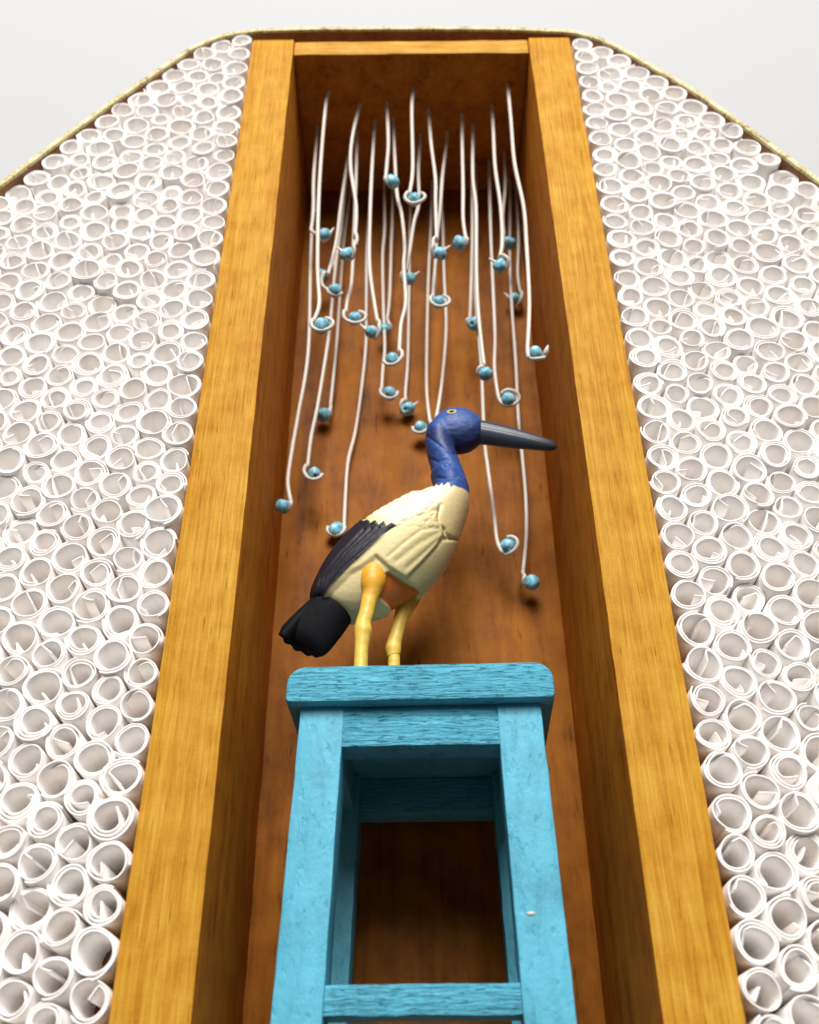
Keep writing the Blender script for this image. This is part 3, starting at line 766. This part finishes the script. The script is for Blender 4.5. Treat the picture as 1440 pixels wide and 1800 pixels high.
# eye on each side: a pale ring round a dark pupil
for sgn in (-1, 1):
    tgt = at(*c1(872, 132), by - .056 * W)
    c_near = np.array(tgt); c = Vector((tgt.x, by + sgn * .056 * W, tgt.z))
    k = np.argmin(((co2 - np.array(c)) ** 2).sum(1)); pos = Vector(co2[k]); nm = Vector(nr[k])
    q = nm.to_track_quat('Z', 'Y').to_matrix()
    vs, fs = [], []
    for i in range(20):
        a = 2 * math.pi * i / 20
        for j in range(8):
            b2 = 2 * math.pi * j / 8; r_ = .0105 * W + .0042 * W * math.cos(b2)
            vs.append(pos + q @ Vector((r_ * 1.25 * math.cos(a), r_ * .95 * math.sin(a), .0025 * W * math.sin(b2))))
    for i in range(20):
        for j in range(8): fs.append((i * 8 + j, i * 8 + (j + 1) % 8, ((i + 1) % 20) * 8 + (j + 1) % 8, ((i + 1) % 20) * 8 + j))
    ey = bpart('eye', mesh_of('eye', vs, fs), M['eye'])
    vs, fs = [], []
    for j in range(5):
        b2 = math.pi / 2 * j / 4
        for i in range(14):
            a = 2 * math.pi * i / 14; vs.append(pos + q @ Vector((.0085 * W * math.cos(b2) * math.cos(a) * 1.1, .0085 * W * math.cos(b2) * math.sin(a), .004 * W * math.sin(b2))))
    for j in range(4):
        for i in range(14): fs.append((j * 14 + i, j * 14 + (i + 1) % 14, (j + 1) * 14 + (i + 1) % 14, (j + 1) * 14 + i))
    pu = bpart('pupil', mesh_of('pupil', vs, fs), M['black'], ey)
# legs
def leg_part(pts, Y, z_foot, toes, hi=930, lo=1130):
    P3 = [Vector(at(*c1(x, y), Y + dy * W)) for x, y, r_, dy in pts]; R3 = [r_ / 2.769 / FPX * 3.2 * W for x, y, r_, dy in pts]
    last = P3[-1]; P3.append(Vector((last.x + (P3[-1].x - P3[-2].x) * .5, last.y, z_foot + .012 * W))); R3.append(R3[-1] * 1.1)
    packed = catmull([Vector((p.x, p.y, p.z)) for p in P3], 8); rr = catmull([Vector((r_, 0, 0)) for r_ in R3], 8)
    vs, fs = tube(packed, [r_.x for r_ in rr], 18)
    base = P3[-1]
    for (dx, dy, l) in toes:
        tp = [base + Vector((0, 0, .002 * W)), base + Vector((dx * l * .5, dy * l * .5, 0)) * W, base + Vector((dx * l, dy * l, -.003 / 1)) * W]
        tp = catmull(tp, 6); v2, f2 = tube(tp, [.013 * W * (1 - .4 * i / len(tp)) for i in range(len(tp))], 10)
        o0 = len(vs); vs += v2; fs += [tuple(o0 + x for x in q) for q in f2]
    me = mesh_of('leg', vs, fs)
    c = np.array([tuple(v.co) for v in me.vertices]); zt, z0 = at(*c1(470, hi), Y).z, at(*c1(450, lo), Y).z
    tt = sstep((c[:, 2] - z0) / (zt - z0))
    yel = np.array([.74, .50, .085]); og = np.array([.80, .38, .03]) if hi < 1000 else np.array([.62, .22, .03])
    cc = mixc(np.tile(yel, (len(c), 1)), og, tt)
    nz = np.array([mno.noise(Vector(x) * 900) for x in c]); cc *= (1 + .22 * nz)[:, None]
    a = me.color_attributes.new('paint', 'FLOAT_COLOR', 'POINT'); a.data.foreach_set('color', np.concatenate([cc, np.ones((len(c), 1))], 1).ravel())
    return me
toes = [(1, .15, .11), (.9, -.45, .10), (.75, .7, .10), (-.9, 0, .06)]
bpart('leg', leg_part([(520, 832, 12, .04), (508, 862, 38, .025), (490, 905, 68, .01), (484, 955, 60, 0), (479, 1002, 42, 0), (468, 1040, 36, 0), (455, 1100, 34, 0), (440, 1150, 35, 0), (438, 1185, 41, 0), (434, 1225, 35, 0), (430, 1280, 31, 0), (428, 1335, 31, 0)], by - .088 * W, SZ, toes), M['leg'])
bpart('leg', leg_part([(690, 1000, 40, 0), (665, 1035, 48, 0), (640, 1080, 42, 0), (622, 1130, 33, 0), (606, 1190, 31, 0), (590, 1245, 34, 0), (585, 1280, 37, 0), (587, 1310, 31, 0), (589, 1340, 28, 0)], by + .05 * W, SZ, toes, 1040, 1180), M['leg'])
# tail: a fan of seven overlapping feathers, flat and seen from below
nearY, farY = -.035, .095
tail_root = None
n_f = 7
tb0, tb1 = cpt(196, 1040, by + nearY * W), cpt(372, 1120, by + farY * W)
te0, te1 = cpt(40, 1215, by + nearY * W * 1.6), cpt(210, 1315, by + farY * W * 1.5)
upn = Vector((-.35, 0, .9)).normalized()
tailbase = bpy.data.objects.new('tail', None)
v, f = loft([((240, 970), (385, 1110), .05), ((190, 1036), (378, 1140), .07), ((108, 1108), (322, 1222), .06), ((48, 1165), (270, 1287), .045), ((26, 1205), (240, 1312), .02)], 8, 32)
tail = bpart('tail', mesh_of('tail', v, f), M['black'])
for k in range(n_f):
    u = (k + .5) / n_f
    a = tb0.lerp(tb1, u); e = te0.lerp(te1, u); dirv = (e - a); L_ = dirv.length * (1 + .07 * math.sin(u * math.pi) + .03 * (k % 2)); dirv.normalize()
    side = ((tb1 - tb0) * .4 + (te1 - te0) * .6).normalized(); wdt = (te1 - te0).length / n_f * .98
    nn = dirv.cross(side).normalized()
    if nn.z < 0: nn = -nn
    prof = [(0, .8), (.15, .85), (.35, .9), (.55, .95), (.75, .97), (.88, .93), (.95, .80), (.985, .55), (1, .2)]
    vs, fs = [], []
    lift = nn * (.006 * W * ((k % 2) - .5))
    for (s_, w_) in prof:
        c = a + dirv * L_ * s_ + lift
        for (x, z) in ((-1, -.1), (-.5, -.8), (0, -1.25), (.5, -.8), (1, -.1), (.5, .7), (0, 1.1), (-.5, .7)):
            vs.append(c + side * wdt * w_ * x + nn * .009 * W * z * (.4 + .6 * w_))
    for i in range(len(prof) - 1):
        for q in range(8): fs.append((i * 8 + q, i * 8 + (q + 1) % 8, (i + 1) * 8 + (q + 1) % 8, (i + 1) * 8 + q))
    fs.append(tuple(range(8))); fs.append(tuple(range((len(prof) - 1) * 8, len(prof) * 8)))
    bpart('feather', mesh_of('feather', vs, fs), M['black'], tail)
